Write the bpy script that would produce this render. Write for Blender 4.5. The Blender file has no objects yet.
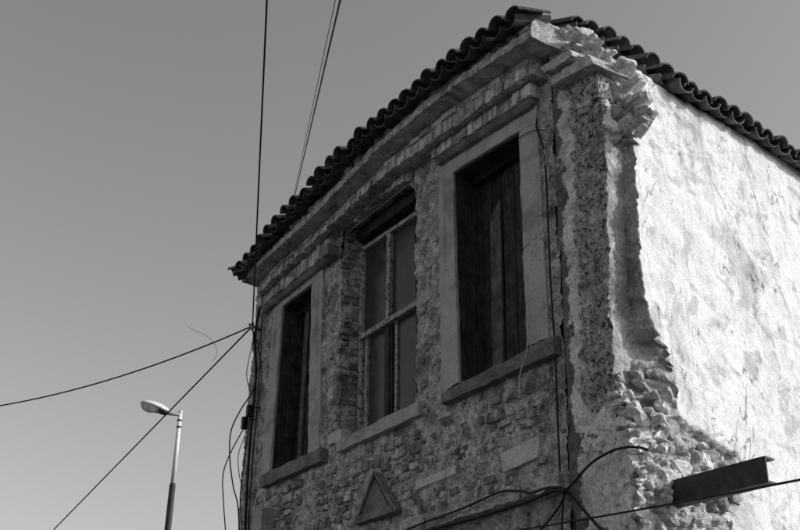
import bpy, bmesh, math, random
import numpy as np
from mathutils import Vector, Matrix, noise

random.seed(7)
S = bpy.context.scene
COL = S.collection
R = math.radians

# ------------------------------------------------------------------ camera
F, CX, CY = 1082.0, 400.0, 265.0          # focal length and centre in photo pixels (800 x 530)
CAM = np.array([0.0, -5.0, 1.6])
upv = np.array([50.0, -2330.0, F]); upv /= np.linalg.norm(upv)
lf = np.array([-748.0, -(upv[0] * -748.0 + upv[2] * F) / upv[1], F]); lf /= np.linalg.norm(lf)
AX = -lf; AZ = upv; AY = np.cross(AZ, AX)
M = np.array([AX, AY, AZ])                # world axes seen from the camera
cd = bpy.data.cameras.new('camera'); cam = bpy.data.objects.new('camera', cd); COL.objects.link(cam)
cd.sensor_width = 36.0; cd.lens = 36.0 * F / 800.0; cd.clip_end = 2000; cd.clip_start = 0.05
rt = M @ [1, 0, 0]; dn = M @ [0, 1, 0]; fw = M @ [0, 0, 1]
cam.matrix_world = Matrix(((rt[0], -dn[0], -fw[0], CAM[0]), (rt[1], -dn[1], -fw[1], CAM[1]),
                           (rt[2], -dn[2], -fw[2], CAM[2]), (0, 0, 0, 1)))
S.camera = cam

# ------------------------------------------------------------------ light
SUN_AZ = 52.0      # degrees from +X towards +Y
SUN_EL = 27.0
w = bpy.data.worlds.new('World'); S.world = w; w.use_nodes = True
nt = w.node_tree; bg = nt.nodes['Background']
sky = nt.nodes.new('ShaderNodeTexSky'); sky.sky_type = 'NISHITA'; sky.sun_disc = False
sky.sun_elevation = R(SUN_EL); sky.sun_rotation = R(90 - SUN_AZ)
sky.air_density = 1.0; sky.dust_density = 2.2; sky.ozone_density = 1.0
bw = nt.nodes.new('ShaderNodeRGBToBW')     # black and white photograph
nt.links.new(sky.outputs[0], bw.inputs[0]); nt.links.new(bw.outputs[0], bg.inputs[0])
bg.inputs[1].default_value = 0.125
sl = bpy.data.lights.new('sun', 'SUN'); sun = bpy.data.objects.new('sun', sl); COL.objects.link(sun)
sl.energy = 1.9; sl.angle = R(0.5); sl.color = (1.0, 1.0, 1.0)
sd = Vector((math.cos(R(SUN_AZ)) * math.cos(R(SUN_EL)), math.sin(R(SUN_AZ)) * math.cos(R(SUN_EL)), math.sin(R(SUN_EL))))
sun.rotation_euler = (-sd).to_track_quat('-Z', 'Y').to_euler(); sun.location = (0, 0, 30)
S.view_settings.view_transform = 'Standard'; S.view_settings.look = 'None'
S.view_settings.exposure = 0.48; S.view_settings.gamma = 1.0; S.view_settings.use_curve_mapping = False
S.render.engine = 'CYCLES'

# ------------------------------------------------------------------ pixel -> place
def ray(px, py): return M @ np.array([px - CX, py - CY, F])
def on_y(px, py, y=0.0):                  # the facade plane and planes parallel to it
    r = ray(px, py); p = CAM + r * ((y - CAM[1]) / r[1]); return p
def XZ(px, py, y=0.0):
    p = on_y(px, py, y); return (p[0], p[2])
SANG = 98.0
sdir = np.array([math.cos(R(SANG)), math.sin(R(SANG)), 0.0]); sn = np.array([sdir[1], -sdir[0], 0.0])
COLY = -0.02                              # front of the corner pillar
REC = 0.20
P3 = on_y(640, 250, COLY + REC)           # a point on the outer edge of the side wall
def on_side(px, py, off=0.0):
    r = ray(px, py); t = ((P3 - CAM) @ sn + off) / (r @ sn); q = CAM + r * t
    return ((q - P3) @ sdir, q[2])
def side_pt(s, z, off=0.0):
    p = P3 + sdir * s + sn * off; return (p[0], p[1], z)
def at_dist(px, py, d):                   # d metres away over the ground
    r = ray(px, py); return CAM + r * (d / math.hypot(r[0], r[1]))

# ------------------------------------------------------------------ materials
def mat(name, dark, light, scale=6.0, rough=0.9, bump=0.4, bscale=60.0, spots=None, rnd=0.0, contrast=(0.35, 0.65),
        cracks=None, streak=None, spec=0.25, patch=None, bdist=0.01, grit=(0.55, 1.15), patch2=None):
    m = bpy.data.materials.new(name); m.use_nodes = True
    t = m.node_tree; N = t.nodes; L = t.links; bs = N['Principled BSDF']
    geo = N.new('ShaderNodeNewGeometry')
    def nz(sc, det=8, ro=0.62, vec=None, dist=0.0):
        n = N.new('ShaderNodeTexNoise'); n.inputs['Scale'].default_value = sc; n.inputs['Detail'].default_value = det
        n.inputs['Roughness'].default_value = ro; n.inputs['Distortion'].default_value = dist
        L.new(vec if vec is not None else geo.outputs['Position'], n.inputs['Vector']); return n
    def ramp(src, a, b, c0, c1):
        r = N.new('ShaderNodeValToRGB'); r.color_ramp.elements[0].position = a; r.color_ramp.elements[1].position = b
        r.color_ramp.elements[0].color = (c0, c0, c0, 1); r.color_ramp.elements[1].color = (c1, c1, c1, 1)
        L.new(src, r.inputs[0]); return r
    def mul(a, b):
        x = N.new('ShaderNodeMix'); x.data_type = 'RGBA'; x.blend_type = 'MULTIPLY'; x.inputs[0].default_value = 1.0
        L.new(a, x.inputs[6]); L.new(b, x.inputs[7]); return x.outputs[2]
    n1 = nz(scale, 9, 0.65, dist=0.3)
    col = ramp(n1.outputs[0], contrast[0], contrast[1], dark, light).outputs[0]
    n2 = nz(bscale, 6, 0.7)
    col = mul(col, ramp(n2.outputs[0], 0.36, 0.62, grit[0], grit[1]).outputs[0])
    bh = n2.outputs[0]
    if patch:                              # big stains with their own outline
        n = nz(patch[0], 7, 0.6, dist=0.8)
        col = mul(col, ramp(n.outputs[0], patch[1], patch[1] + patch[2], 1.0, patch[3]).outputs[0])
    if patch2:
        n = nz(patch2[0], 8, 0.68, dist=0.4)
        col = mul(col, ramp(n.outputs[0], patch2[1], patch2[1] + patch2[2], 1.0, patch2[3]).outputs[0])
    if spots:                              # pits and flakes
        n = nz(spots[0], 5, 0.75)
        r = ramp(n.outputs[0], spots[1], spots[1] + 0.06, 1.0, spots[2]); col = mul(col, r.outputs[0])
    if streak:                             # run marks down the wall
        mp = N.new('ShaderNodeMapping'); mp.inputs['Scale'].default_value = (1, 1, 0.08); L.new(geo.outputs['Position'], mp.inputs['Vector'])
        n = nz(streak[0], 6, 0.6, mp.outputs[0]); r = ramp(n.outputs[0], streak[1], streak[1] + 0.12, 1.0, streak[2]); col = mul(col, r.outputs[0])
    if cracks:
        cm = N.new('ShaderNodeMapping'); cm.inputs['Scale'].default_value = (1, 1, 0.42); L.new(geo.outputs['Position'], cm.inputs['Vector'])
        nd = nz(cracks[0], 5, 0.52, cm.outputs[0], dist=0.4)
        sb = N.new('ShaderNodeMath'); sb.operation = 'SUBTRACT'; sb.inputs[1].default_value = 0.5; L.new(nd.outputs[0], sb.inputs[0])
        ab = N.new('ShaderNodeMath'); ab.operation = 'ABSOLUTE'; L.new(sb.outputs[0], ab.inputs[0])
        gate = nz(cracks[0] * 1.3, 3, 0.5, dist=1.0)
        w1 = ramp(ab.outputs[0], 0.0, cracks[1], 0.0, 1.0); g1 = ramp(gate.outputs[0], 0.51, 0.57, 1.0, 0.0)
        ad = N.new('ShaderNodeMath'); ad.operation = 'MAXIMUM'; L.new(w1.outputs[0], ad.inputs[0]); L.new(g1.outputs[0], ad.inputs[1])
        r = ramp(ad.outputs[0], 0.0, 1.0, cracks[2], 1.0); col = mul(col, r.outputs[0])
    if rnd:
        oi = N.new('ShaderNodeObjectInfo'); col = mul(col, ramp(oi.outputs['Random'], 0.0, 1.0, 1.0 - rnd, 1.0 + rnd).outputs[0])
    L.new(col, bs.inputs['Base Color'])
    bs.inputs['Roughness'].default_value = rough; bs.inputs['Specular IOR Level'].default_value = spec
    if bump:
        ad = N.new('ShaderNodeMath'); ad.operation = 'MULTIPLY_ADD'; ad.inputs[1].default_value = 1.6
        L.new(n1.outputs[0], ad.inputs[0]); L.new(bh, ad.inputs[2])
        b = N.new('ShaderNodeBump'); b.inputs['Strength'].default_value = bump; b.inputs['Distance'].default_value = bdist
        L.new(ad.outputs[0], b.inputs['Height']); L.new(b.outputs[0], bs.inputs['Normal'])
    return m

MAT = {
 'facade':  mat('old_facade_plaster', 0.30, 0.86, 7.0, bump=1.0, bscale=46, contrast=(0.37, 0.62), spots=(24, 0.59, 0.22), patch=(1.7, 0.55, 0.06, 0.5), patch2=(10.0, 0.55, 0.08, 0.5), bdist=0.025, grit=(0.42, 1.2)),
 'mortar':  mat('mortar', 0.25, 0.75, 10.0, bump=1.0, bscale=52, spots=(22, 0.58, 0.30), bdist=0.02, grit=(0.4, 1.2)),
 'rubble':  mat('rubble_stone', 0.14, 0.62, 9.0, bump=1.0, bscale=50, rnd=0.5, contrast=(0.38, 0.64), spots=(30, 0.60, 0.35), bdist=0.015, grit=(0.45, 1.2)),
 'ashlar':  mat('window_stone', 0.36, 0.50, 3.0, bump=0.45, bscale=70, spots=(45, 0.64, 0.5), patch=(2.5, 0.54, 0.10, 0.7), bdist=0.008, streak=(7.0, 0.56, 0.75), grit=(0.7, 1.1)),
 'pale':    mat('pale_stone', 0.50, 0.68, 6.0, bump=0.6, bscale=60, spots=(40, 0.62, 0.5), grit=(0.6, 1.1)),
 'sill':    mat('sill_stone', 0.12, 0.26, 5.0, bump=0.5, bscale=60, spots=(35, 0.62, 0.6)),
 'brick':   mat('old_brick', 0.36, 0.82, 14.0, bump=0.8, bscale=70, rnd=0.35, spots=(28, 0.62, 0.40), patch=(3.0, 0.53, 0.08, 0.55), bdist=0.012),
 'shelf':   mat('cornice_stone', 0.30, 0.72, 8.0, bump=0.8, bscale=55, spots=(24, 0.59, 0.40), patch=(3.0, 0.54, 0.1, 0.5), grit=(0.5, 1.15)),
 'tile':    mat('clay_tile', 0.06, 0.17, 12.0, bump=0.6, bscale=70, rnd=0.4, spots=(30, 0.62, 0.5)),
 'white':   mat('white_plaster', 0.70, 0.90, 5.5, bump=0.35, bscale=85, contrast=(0.32, 0.58), spots=(13, 0.655, 0.30), streak=(7.0, 0.56, 0.70),
                cracks=(1.5, 0.0055, 0.20), patch=(1.2, 0.545, 0.018, 0.78), patch2=(4.5, 0.54, 0.05, 0.72), bdist=0.010, grit=(0.62, 1.06)),
 'stucco':  mat('pitted_stucco', 0.44, 0.84, 9.0, bump=1.0, bscale=42, spots=(26, 0.525, 0.12), patch=(2.2, 0.54, 0.1, 0.65), bdist=0.03, grit=(0.4, 1.2)),
 'rock':    mat('broken_wall_stone', 0.62, 0.92, 8.0, bump=0.9, bscale=50, rnd=0.12, spots=(20, 0.62, 0.40), bdist=0.02),
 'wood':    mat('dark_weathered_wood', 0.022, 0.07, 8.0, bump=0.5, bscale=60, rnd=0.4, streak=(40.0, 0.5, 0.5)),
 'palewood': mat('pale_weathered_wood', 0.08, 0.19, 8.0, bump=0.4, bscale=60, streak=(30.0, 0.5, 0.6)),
 'peeling': mat('peeling_white_paint', 0.22, 0.60, 20.0, bump=0.5, bscale=60, spots=(26, 0.53, 0.15)),
 'notch':   mat('grey_broken_plaster', 0.36, 0.66, 7.0, bump=0.9, bscale=45, spots=(22, 0.60, 0.5), patch=(3.0, 0.52, 0.1, 0.6), bdist=0.02),
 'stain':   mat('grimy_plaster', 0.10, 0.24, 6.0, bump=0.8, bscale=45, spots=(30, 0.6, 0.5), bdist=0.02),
 'smooth':  mat('pillar_plaster', 0.52, 0.84, 5.0, bump=0.6, bscale=45, spots=(24, 0.63, 0.4), bdist=0.015),
 'steel':   mat('rusty_dark_steel', 0.008, 0.045, 12.0, rough=0.6, bump=0.3, bscale=80, spec=0.4),
 'cable':   mat('black_cable', 0.010, 0.018, 10.0, rough=0.6, bump=0.0),
 'wire':    mat('pale_wire', 0.45, 0.55, 10.0, rough=0.6, bump=0.0),
 'grey_paint': mat('grey_box_paint', 0.25, 0.36, 6.0, rough=0.6, bump=0.1, bscale=60),
 'lamp_white': mat('white_lamp_paint', 0.70, 0.80, 6.0, rough=0.5, bump=0.05, bscale=60),
 'lamp_dark': mat('pole_shade_and_clamp_paint', 0.03, 0.05, 6.0, rough=0.6, bump=0.1, bscale=60),
 'pavement': mat('pavement', 0.07, 0.11, 1.5, bump=0.3, bscale=30),
 'inside':  mat('inner_wall_plaster', 0.10, 0.18, 3.0, bump=0.3, bscale=30),
}
def glass(name, tint, clear):
    m = bpy.data.materials.new(name); m.use_nodes = True; t = m.node_tree; N = t.nodes; L = t.links
    bs = N['Principled BSDF']; out = N['Material Output']
    geo = N.new('ShaderNodeNewGeometry'); n = N.new('ShaderNodeTexNoise'); n.inputs['Scale'].default_value = 9; n.inputs['Detail'].default_value = 8
    L.new(geo.outputs['Position'], n.inputs['Vector'])
    r = N.new('ShaderNodeValToRGB'); r.color_ramp.elements[0].position = 0.35; r.color_ramp.elements[1].position = 0.7
    r.color_ramp.elements[0].color = (tint * 0.75,) * 3 + (1,); r.color_ramp.elements[1].color = (tint * 1.3,) * 3 + (1,)
    L.new(n.outputs[0], r.inputs[0]); L.new(r.outputs[0], bs.inputs['Base Color'])
    bs.inputs['Roughness'].default_value = 0.22; bs.inputs['Specular IOR Level'].default_value = 0.25
    tr = N.new('ShaderNodeBsdfTransparent'); mx = N.new('ShaderNodeMixShader'); mx.inputs[0].default_value = clear
    L.new(bs.outputs[0], mx.inputs[1]); L.new(tr.outputs[0], mx.inputs[2]); L.new(mx.outputs[0], out.inputs['Surface'])
    return m
MAT['glass'] = glass('dusty_window_glass', 0.055, 0.15)
MAT['lens'] = glass('lamp_glass', 0.5, 0.3)

def blend(name, a, b, c, t1, t2):
    """three skins side by side across the pillar, the borders ragged: attribute 'across' runs 0..1"""
    m = a.copy(); m.name = name; t = m.node_tree; N = t.nodes; L = t.links
    def bring(src):
        mp = {}
        for n in src.node_tree.nodes:
            if n.type in ('OUTPUT_MATERIAL',): continue
            q = N.new(n.bl_idname); mp[n.name] = q
            for p_ in ('data_type', 'blend_type', 'operation'):
                if hasattr(n, p_): setattr(q, p_, getattr(n, p_))
            if n.type == 'VALTORGB':
                for i, e in enumerate(n.color_ramp.elements): q.color_ramp.elements[i].position = e.position; q.color_ramp.elements[i].color = e.color
            for i, ip in enumerate(n.inputs):
                if hasattr(ip, 'default_value') and not ip.is_linked:
                    try: q.inputs[i].default_value = ip.default_value
                    except Exception: pass
        for l in src.node_tree.links:
            if l.to_node.name in mp and l.from_node.name in mp:
                i = list(l.to_node.inputs).index(l.to_socket); o = list(l.from_node.outputs).index(l.from_socket)
                L.new(mp[l.from_node.name].outputs[o], mp[l.to_node.name].inputs[i])
        return mp['Principled BSDF'].outputs[0]
    out = N['Material Output']; sa = N['Principled BSDF'].outputs[0]; sb = bring(b); sc = bring(c)
    at = N.new('ShaderNodeAttribute'); at.attribute_name = 'across'
    geo = N.new('ShaderNodeNewGeometry'); n = N.new('ShaderNodeTexNoise'); n.inputs['Scale'].default_value = 6.0; n.inputs['Detail'].default_value = 8; n.inputs['Roughness'].default_value = .68
    L.new(geo.outputs['Position'], n.inputs['Vector'])
    ma = N.new('ShaderNodeMath'); ma.operation = 'MULTIPLY_ADD'; ma.inputs[1].default_value = .55; L.new(n.outputs[0], ma.inputs[0]); L.new(at.outputs['Fac'], ma.inputs[2])
    def gate(x):
        r = N.new('ShaderNodeMapRange'); r.inputs[1].default_value = x + .275 - .015; r.inputs[2].default_value = x + .275 + .015; L.new(ma.outputs[0], r.inputs[0]); return r.outputs[0]
    m1 = N.new('ShaderNodeMixShader'); L.new(gate(t1), m1.inputs[0]); L.new(sa, m1.inputs[1]); L.new(sb, m1.inputs[2])
    m2 = N.new('ShaderNodeMixShader'); L.new(gate(t2), m2.inputs[0]); L.new(m1.outputs[0], m2.inputs[1]); L.new(sc, m2.inputs[2])
    L.new(m2.outputs[0], out.inputs['Surface']); return m
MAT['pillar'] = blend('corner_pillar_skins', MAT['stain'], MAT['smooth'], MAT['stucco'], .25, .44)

MAT['side'] = blend('side_wall_skins', MAT['white'], MAT['notch'], MAT['notch'], .40, 3.0)

# ------------------------------------------------------------------ builders
def link(name, verts, faces, m, parent=None, smooth=False):
    me = bpy.data.meshes.new(name); me.from_pydata([tuple(map(float, v)) for v in verts], [], faces); me.update()
    me.materials.append(MAT[m])
    if smooth: me.polygons.foreach_set('use_smooth', [True] * len(me.polygons))
    o = bpy.data.objects.new(name, me); COL.objects.link(o)
    if parent is not None: o.parent = parent
    return o
def fix(o):                                # outward normals
    bm = bmesh.new(); bm.from_mesh(o.data); bmesh.ops.recalc_face_normals(bm, faces=bm.faces); bm.to_mesh(o.data); bm.free(); return o
def empty(name, loc=(0, 0, 0), parent=None):
    o = bpy.data.objects.new(name, None); COL.objects.link(o); o.empty_display_size = 0.2
    o.location = loc
    if parent is not None: o.parent = parent
    return o
def tag(o, label=None, cat=None, group=None, kind=None):
    if label: o['label'] = label
    if cat: o['category'] = cat
    if group: o['group'] = group
    if kind: o['kind'] = kind
    return o
def fr(x, y, z, sc, oct=5, H=0.7):
    return noise.fractal(Vector((x * sc, y * sc, z * sc)), H, 2.1, oct)

def prism(name, xz, y0, y1, m, parent, bevel=0.008, wob=0.0, seg=0):
    """polygon in the facade plane (clockwise or not) pushed from y0 to y1, edges softened"""
    n = len(xz)
    v = [(x, y0, z) for x, z in xz] + [(x, y1, z) for x, z in xz]
    f = [tuple(range(n)), tuple(range(n, 2 * n))] + [(i, (i + 1) % n, n + (i + 1) % n, n + i) for i in range(n)]
    o = link(name, v, f, m, parent)
    bm = bmesh.new(); bm.from_mesh(o.data); bmesh.ops.recalc_face_normals(bm, faces=bm.faces)
    if seg:
        bmesh.ops.subdivide_edges(bm, edges=list(bm.edges), cuts=seg, use_grid_fill=True)
    if bevel and not seg:
        bmesh.ops.bevel(bm, geom=list(bm.edges), offset=bevel, segments=2, affect='EDGES', profile=0.6)
    if wob:
        for q in bm.verts:
            q.co += Vector((fr(*q.co, 11), fr(q.co.x + 7, q.co.y, q.co.z, 11), fr(q.co.x, q.co.y + 9, q.co.z, 11))) * wob
    bm.to_mesh(o.data); bm.free()
    return o
def pxprism(name, pts, yf, depth, m, parent, **k):
    return prism(name, [XZ(a, b, yf) for a, b in pts], yf, yf + depth, m, parent, **k)

def tube_mesh(pts, rad, n=7):
    P = [Vector(p) for p in pts]; V = []; Fc = []
    rads = rad if isinstance(rad, (list, tuple)) else [rad] * len(P)
    for i, p in enumerate(P):
        t = (P[min(i + 1, len(P) - 1)] - P[max(i - 1, 0)]).normalized()
        a = t.orthogonal().normalized() if i == 0 else (a - t * a.dot(t)).normalized()
        b = t.cross(a)
        for k in range(n):
            th = 2 * math.pi * k / n; V.append(p + (a * math.cos(th) + b * math.sin(th)) * rads[i])
    for i in range(len(P) - 1):
        for k in range(n):
            Fc.append((i * n + k, i * n + (k + 1) % n, (i + 1) * n + (k + 1) % n, (i + 1) * n + k))
    Fc.append(tuple(range(n))[::-1]); Fc.append(tuple(range((len(P) - 1) * n, len(P) * n)))
    return V, Fc
def tube(name, pts, rad, m, parent=None, n=7):
    V, Fc = tube_mesh(pts, rad, n); return link(name, V, Fc, m, parent, True)
def smooth_path(pts, sub=8):               # Catmull-Rom
    P = [Vector(p) for p in pts]; out = []
    for i in range(len(P) - 1):
        p0 = P[max(i - 1, 0)]; p1 = P[i]; p2 = P[i + 1]; p3 = P[min(i + 2, len(P) - 1)]
        for k in range(sub):
            t = k / sub
            out.append(0.5 * ((2 * p1) + (p2 - p0) * t + (2 * p0 - 5 * p1 + 4 * p2 - p3) * t * t + (3 * p1 - p0 - 3 * p2 + p3) * t ** 3))
    out.append(P[-1]); return out
def sag(a, b, d, n=24, lo=0.0, hi=1.0):   # lo, hi run the cable on past its two given points
    a = Vector(a); b = Vector(b)
    ts = [lo + (hi - lo) * i / n for i in range(n + 1)]
    return [a + (b - a) * t - Vector((0, 0, d * 4 * t * (1 - t))) for t in ts]

def stone_local(w, h, proud, back, rng, n=8, dome=0.75, jit=0.16, e=0.62):
    """an irregular stone: u, v in its plane, d out of the wall"""
    ring = []
    for k in range(n):
        th = 2 * math.pi * (k + rng.uniform(-.28, .28)) / n
        c, s_ = math.cos(th), math.sin(th)
        u = math.copysign(abs(c) ** e, c) * w / 2 * rng.uniform(1 - jit, 1); v = math.copysign(abs(s_) ** e, s_) * h / 2 * rng.uniform(1 - jit, 1)
        ring.append((u, v))
    V = [(u, v, -back) for u, v in ring] + [(u, v, proud * 0.55 * rng.uniform(.6, 1.2)) for u, v in ring]
    V += [(u * dome + rng.uniform(-.04, .04) * w, v * dome + rng.uniform(-.04, .04) * h, proud * rng.uniform(.75, 1.2)) for u, v in ring]
    V.append((rng.uniform(-.15, .15) * w, rng.uniform(-.15, .15) * h, proud * rng.uniform(.95, 1.25)))
    Fc = []
    for r_ in range(2):
        for k in range(n): Fc.append((r_ * n + k, r_ * n + (k + 1) % n, (r_ + 1) * n + (k + 1) % n, (r_ + 1) * n + k))
    for k in range(n): Fc.append((2 * n + k, 2 * n + (k + 1) % n, 3 * n))
    return V, Fc
def rough_up(o, amp=0.010, sc=24):         # break the flat facets of a stone
    bm = bmesh.new(); bm.from_mesh(o.data)
    bmesh.ops.triangulate(bm, faces=[f for f in bm.faces if len(f.verts) > 4])
    bmesh.ops.subdivide_edges(bm, edges=list(bm.edges), cuts=1, use_grid_fill=True, smooth=0.06)
    for v in bm.verts:
        v.co += Vector((fr(*v.co, sc, 4), fr(v.co.x + 5, v.co.y, v.co.z, sc, 4), fr(v.co.x, v.co.y + 5, v.co.z, sc, 4))) * amp
    bm.to_mesh(o.data); bm.free(); return o
def stone_on_facade(x, z, w, h, y, m, parent, rng, rot=0.0, proud=0.03, back=0.06, name='stone', **k):
    V, Fc = stone_local(w, h, proud, back, rng, **k); c, s_ = math.cos(rot), math.sin(rot)
    return link(name, [(x + u * c - v * s_, y - d, z + u * s_ + v * c) for u, v, d in V], Fc, m, parent)
def stone_on_side(s, z, off, w, h, m, parent, rng, rot=0.0, proud=0.05, back=0.1, name='stone', **k):
    V, Fc = stone_local(w, h, proud, back, rng, **k); c, s_ = math.cos(rot), math.sin(rot)
    return link(name, [side_pt(s + u * c - v * s_, z + u * s_ + v * c, off + d) for u, v, d in V], Fc, m, parent)

def inside(poly, x, z):
    r = False; n = len(poly)
    for i in range(n):
        (x1, z1), (x2, z2) = poly[i], poly[(i + 1) % n]
        if (z1 > z) != (z2 > z) and x < (x2 - x1) * (z - z1) / (z2 - z1) + x1: r = not r
    return r
def interp(xs, ys, x): return float(np.interp(x, xs, ys))
def curve(px, y):
    q = sorted(XZ(a, b, y) for a, b in px); xs = [p[0] for p in q]; zs = [p[1] for p in q]
    def f(x):
        if x < xs[0]: return zs[0] + (zs[1] - zs[0]) / (xs[1] - xs[0]) * (x - xs[0])
        if x > xs[-1]: return zs[-1] + (zs[-1] - zs[-2]) / (xs[-1] - xs[-2]) * (x - xs[-1])
        return interp(xs, zs, x)
    return f

# ------------------------------------------------------------------ ground
V = []; n = 24
gs = [-600, -300, -120, -60, -30, -15, -8, -4, 0, 4, 8, 15, 30, 60, 120, 300, 600]
for a in gs:
    for b in gs: V.append((a, b, 0))
k = len(gs)
g = link('ground', V, [(i * k + j, (i + 1) * k + j, (i + 1) * k + j + 1, i * k + j + 1) for i in range(k - 1) for j in range(k - 1)], 'pavement')
tag(g, 'grey paved street in front of the derelict house', 'ground', kind='structure')

# ------------------------------------------------------------------ the house
house = empty('derelict_house', (-8.5, 0, 0))
tag(house, 'derelict stone house with crumbling corner, three tall windows and clay tile eaves', 'house')
bpy.context.view_layer.update()
class H: pass
def child(o):                              # keep world coordinates under the house empty
    o.parent = house; o.matrix_parent_inverse = Matrix.Translation((8.5, 0, 0)); return o
def part(name): return child(empty(name))

XLEFT = -11.43
XCOL = on_y(561, 300, 0)[0]                # where the facade meets the corner pillar
mid_px = [(343, 245), (347, 231), (356, 219), (370, 206), (384, 193), (397, 186), (409, 184), (416, 192), (417, 300), (418, 407), (339, 443), (341, 340)]
openL = [XZ(*p) for p in [(280, 308), (314, 281), (309, 466), (266, 483)]]
openR = [XZ(*p) for p in [(450, 174), (521, 129), (530, 355), (455, 393)]]
openM = [XZ(*p) for p in mid_px]

# facade wall: a relief sheet with the three openings left out
stone_top = XZ(400, 420)[1]
def facade_relief(x, z):
    q = min(1.0, max(0.15, (z - stone_top + .1) / .35))
    d = 0.012 * fr(x, 0, z, 2.3) + q * 0.016 * fr(x, 3, z, 9, 4) + 0.014 * fr(x, 4, z, 24, 4)
    pl = fr(x, 5, z, 1.7, 5)               # plaster skin that has come off in places
    d += 0.016 * (1 if pl > 0.18 else 0)
    return d
dx = 0.019
xs = np.arange(XLEFT, XCOL + dx, dx); zs = list(np.arange(0, 3.3, 0.15)) + list(np.arange(3.3, 7.15, dx))
V = []; idx = {}
Fc = []
for i, x in enumerate(xs):
    for j, z in enumerate(zs):
        V.append((x, -facade_relief(x, z), z))
nz_ = len(zs)
for i in range(len(xs) - 1):
    for j in range(nz_ - 1):
        cx_, cz_ = (xs[i] + xs[i + 1]) / 2, (zs[j] + zs[j + 1]) / 2
        if inside(openL, cx_, cz_) or inside(openR, cx_, cz_) or inside(openM, cx_, cz_): continue
        Fc.append((i * nz_ + j, (i + 1) * nz_ + j, (i + 1) * nz_ + j + 1, i * nz_ + j + 1))
facade = child(link('facade_wall', V, Fc, 'facade', None, True))

# other sides, simple and closed, so that the rooms are dark
far = P3 + sdir * 8.0 - sn * 0.3
BL = (XLEFT - 1.0, far[1] + 0.6)
def wallbox(name, a, b, t, z0, z1, m):
    a = Vector((a[0], a[1], 0)); b = Vector((b[0], b[1], 0)); d = (b - a).normalized(); nn = Vector((-d.y, d.x, 0)) * t
    v = [a, b, b + nn, a + nn]; v = [(q.x, q.y, z0) for q in v] + [(q.x, q.y, z1) for q in v]
    return child(fix(link(name, v, [(0, 1, 2, 3), (4, 5, 6, 7), (0, 1, 5, 4), (1, 2, 6, 5), (2, 3, 7, 6), (3, 0, 4, 7)], m)))
wallbox('left_wall', (XLEFT, 0.05), BL, -0.3, 0, 6.95, 'facade')
wallbox('back_wall', BL, (far[0], far[1]), -0.3, 0, 6.3, 'facade')
fl = [(XLEFT + .35, .4), (XCOL + .1, .4), (far[0] - .4, far[1] - .4), (BL[0] + .4, BL[1] - .4)]
child(fix(link('upper_floor', [(x, y, 4.0) for x, y in fl] + [(x, y, 4.12) for x, y in fl],
     [(0, 1, 2, 3), (4, 5, 6, 7), (0, 1, 5, 4), (1, 2, 6, 5), (2, 3, 7, 6), (3, 0, 4, 7)], 'wood')))

# ---- rubble stones of the facade
rng = random.Random(11)
zlo = 3.0
courses = []
z = 3.35
excl = [openL, openR, openM]
tri_poly = [XZ(*p) for p in [(373, 466), (345, 532), (400, 514)]]
slab_poly = [XZ(*p) for p in [(497, 450), (541, 432), (541, 460), (500, 475)]]
slab2_poly = [XZ(*p) for p in [(412, 494), (414, 479), (457, 462), (457, 476)]]
sillR = [XZ(*p) for p in [(436, 396), (558, 334), (558, 358), (436, 409)]]
sillM = [XZ(*p) for p in [(330, 444), (422, 399), (422, 418), (330, 457)]]
sillL = [XZ(*p) for p in [(254, 476), (324, 445), (324, 464), (254, 492)]]
frameL = [XZ(*p) for p in [(266, 300), (327, 250), (323, 455), (254, 482)]]
frameR = [XZ(*p) for p in [(432, 166), (540, 96), (553, 345), (436, 400)]]
lowband = curve([(395, 538), (460, 510), (556, 473)], -0.05)
pier = lambda x, z: (z < XZ(440, 325)[1] and fr(x, 8, z, 1.5) > -0.25)
blocked = [tri_poly, slab_poly, slab2_poly, sillR, sillM, sillL, frameL, frameR, openM]
count = 0
while z < 6.6:
    h = rng.choice((rng.uniform(0.06, 0.09), rng.uniform(0.09, 0.15)))
    x = XLEFT + 0.03 + rng.uniform(0, .1)
    while x < XCOL - 0.3:
        wd = h * rng.uniform(1.1, 2.8)
        cx_, cz_ = x + wd / 2, z + h / 2 + rng.uniform(-.015, .015)
        ok = cz_ > lowband(cx_) + 0.06
        if cz_ > stone_top + 0.05 and not (fr(cx_, 8, cz_, 1.3) > 0.1 and cz_ < 5.9): ok = False
        if rng.random() < 0.05: ok = False
        for pl in blocked:
            for (ax, az) in ((cx_, cz_), (x, cz_), (x + wd, cz_), (cx_, z), (cx_, z + h)):
                if inside(pl, ax, az): ok = False; break
        if ok and count < 285:
            stone_on_facade(cx_, cz_, wd * 0.97, h * 0.97, 0.0, 'rubble', facade, rng, rng.uniform(-.09, .09), rng.uniform(.010, .030), 0.05, n=rng.choice((8, 9, 10)), jit=.2, e=.36, dome=.87)
            count += 1
        x += wd + rng.uniform(0.006, 0.025)
    z += h + rng.uniform(0.004, 0.014)
# two larger pale dressed stones
pxprism('dressed_stone', [(499.6, 453), (538.6, 435), (538.6, 457), (503, 472)], -0.028, 0.12, 'pale', facade, wob=0.008)
pxprism('dressed_stone', [(414, 491), (416, 481), (455, 465), (455, 474)], -0.028, 0.12, 'pale', facade, wob=0.008)
pxprism('dressed_stone', [(327, 436), (341, 428), (341, 439), (327, 446)], -0.04, 0.12, 'pale', facade, wob=0.006)

# ---- string course low on the facade
low = part('string_course')
for a, b in ((380, 425), (426, 470), (471, 520), (521, 559)):
    ln = lambda x, y0: y0 + (x - 430) * -0.309
    pxprism('stone', [(a, ln(a, 513)), (b - 1, ln(b, 513) - 1), (b - 1, ln(b, 527)), (a, ln(a, 527))], -0.13, 0.2, 'shelf', low, wob=0.02, seg=9)

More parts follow.
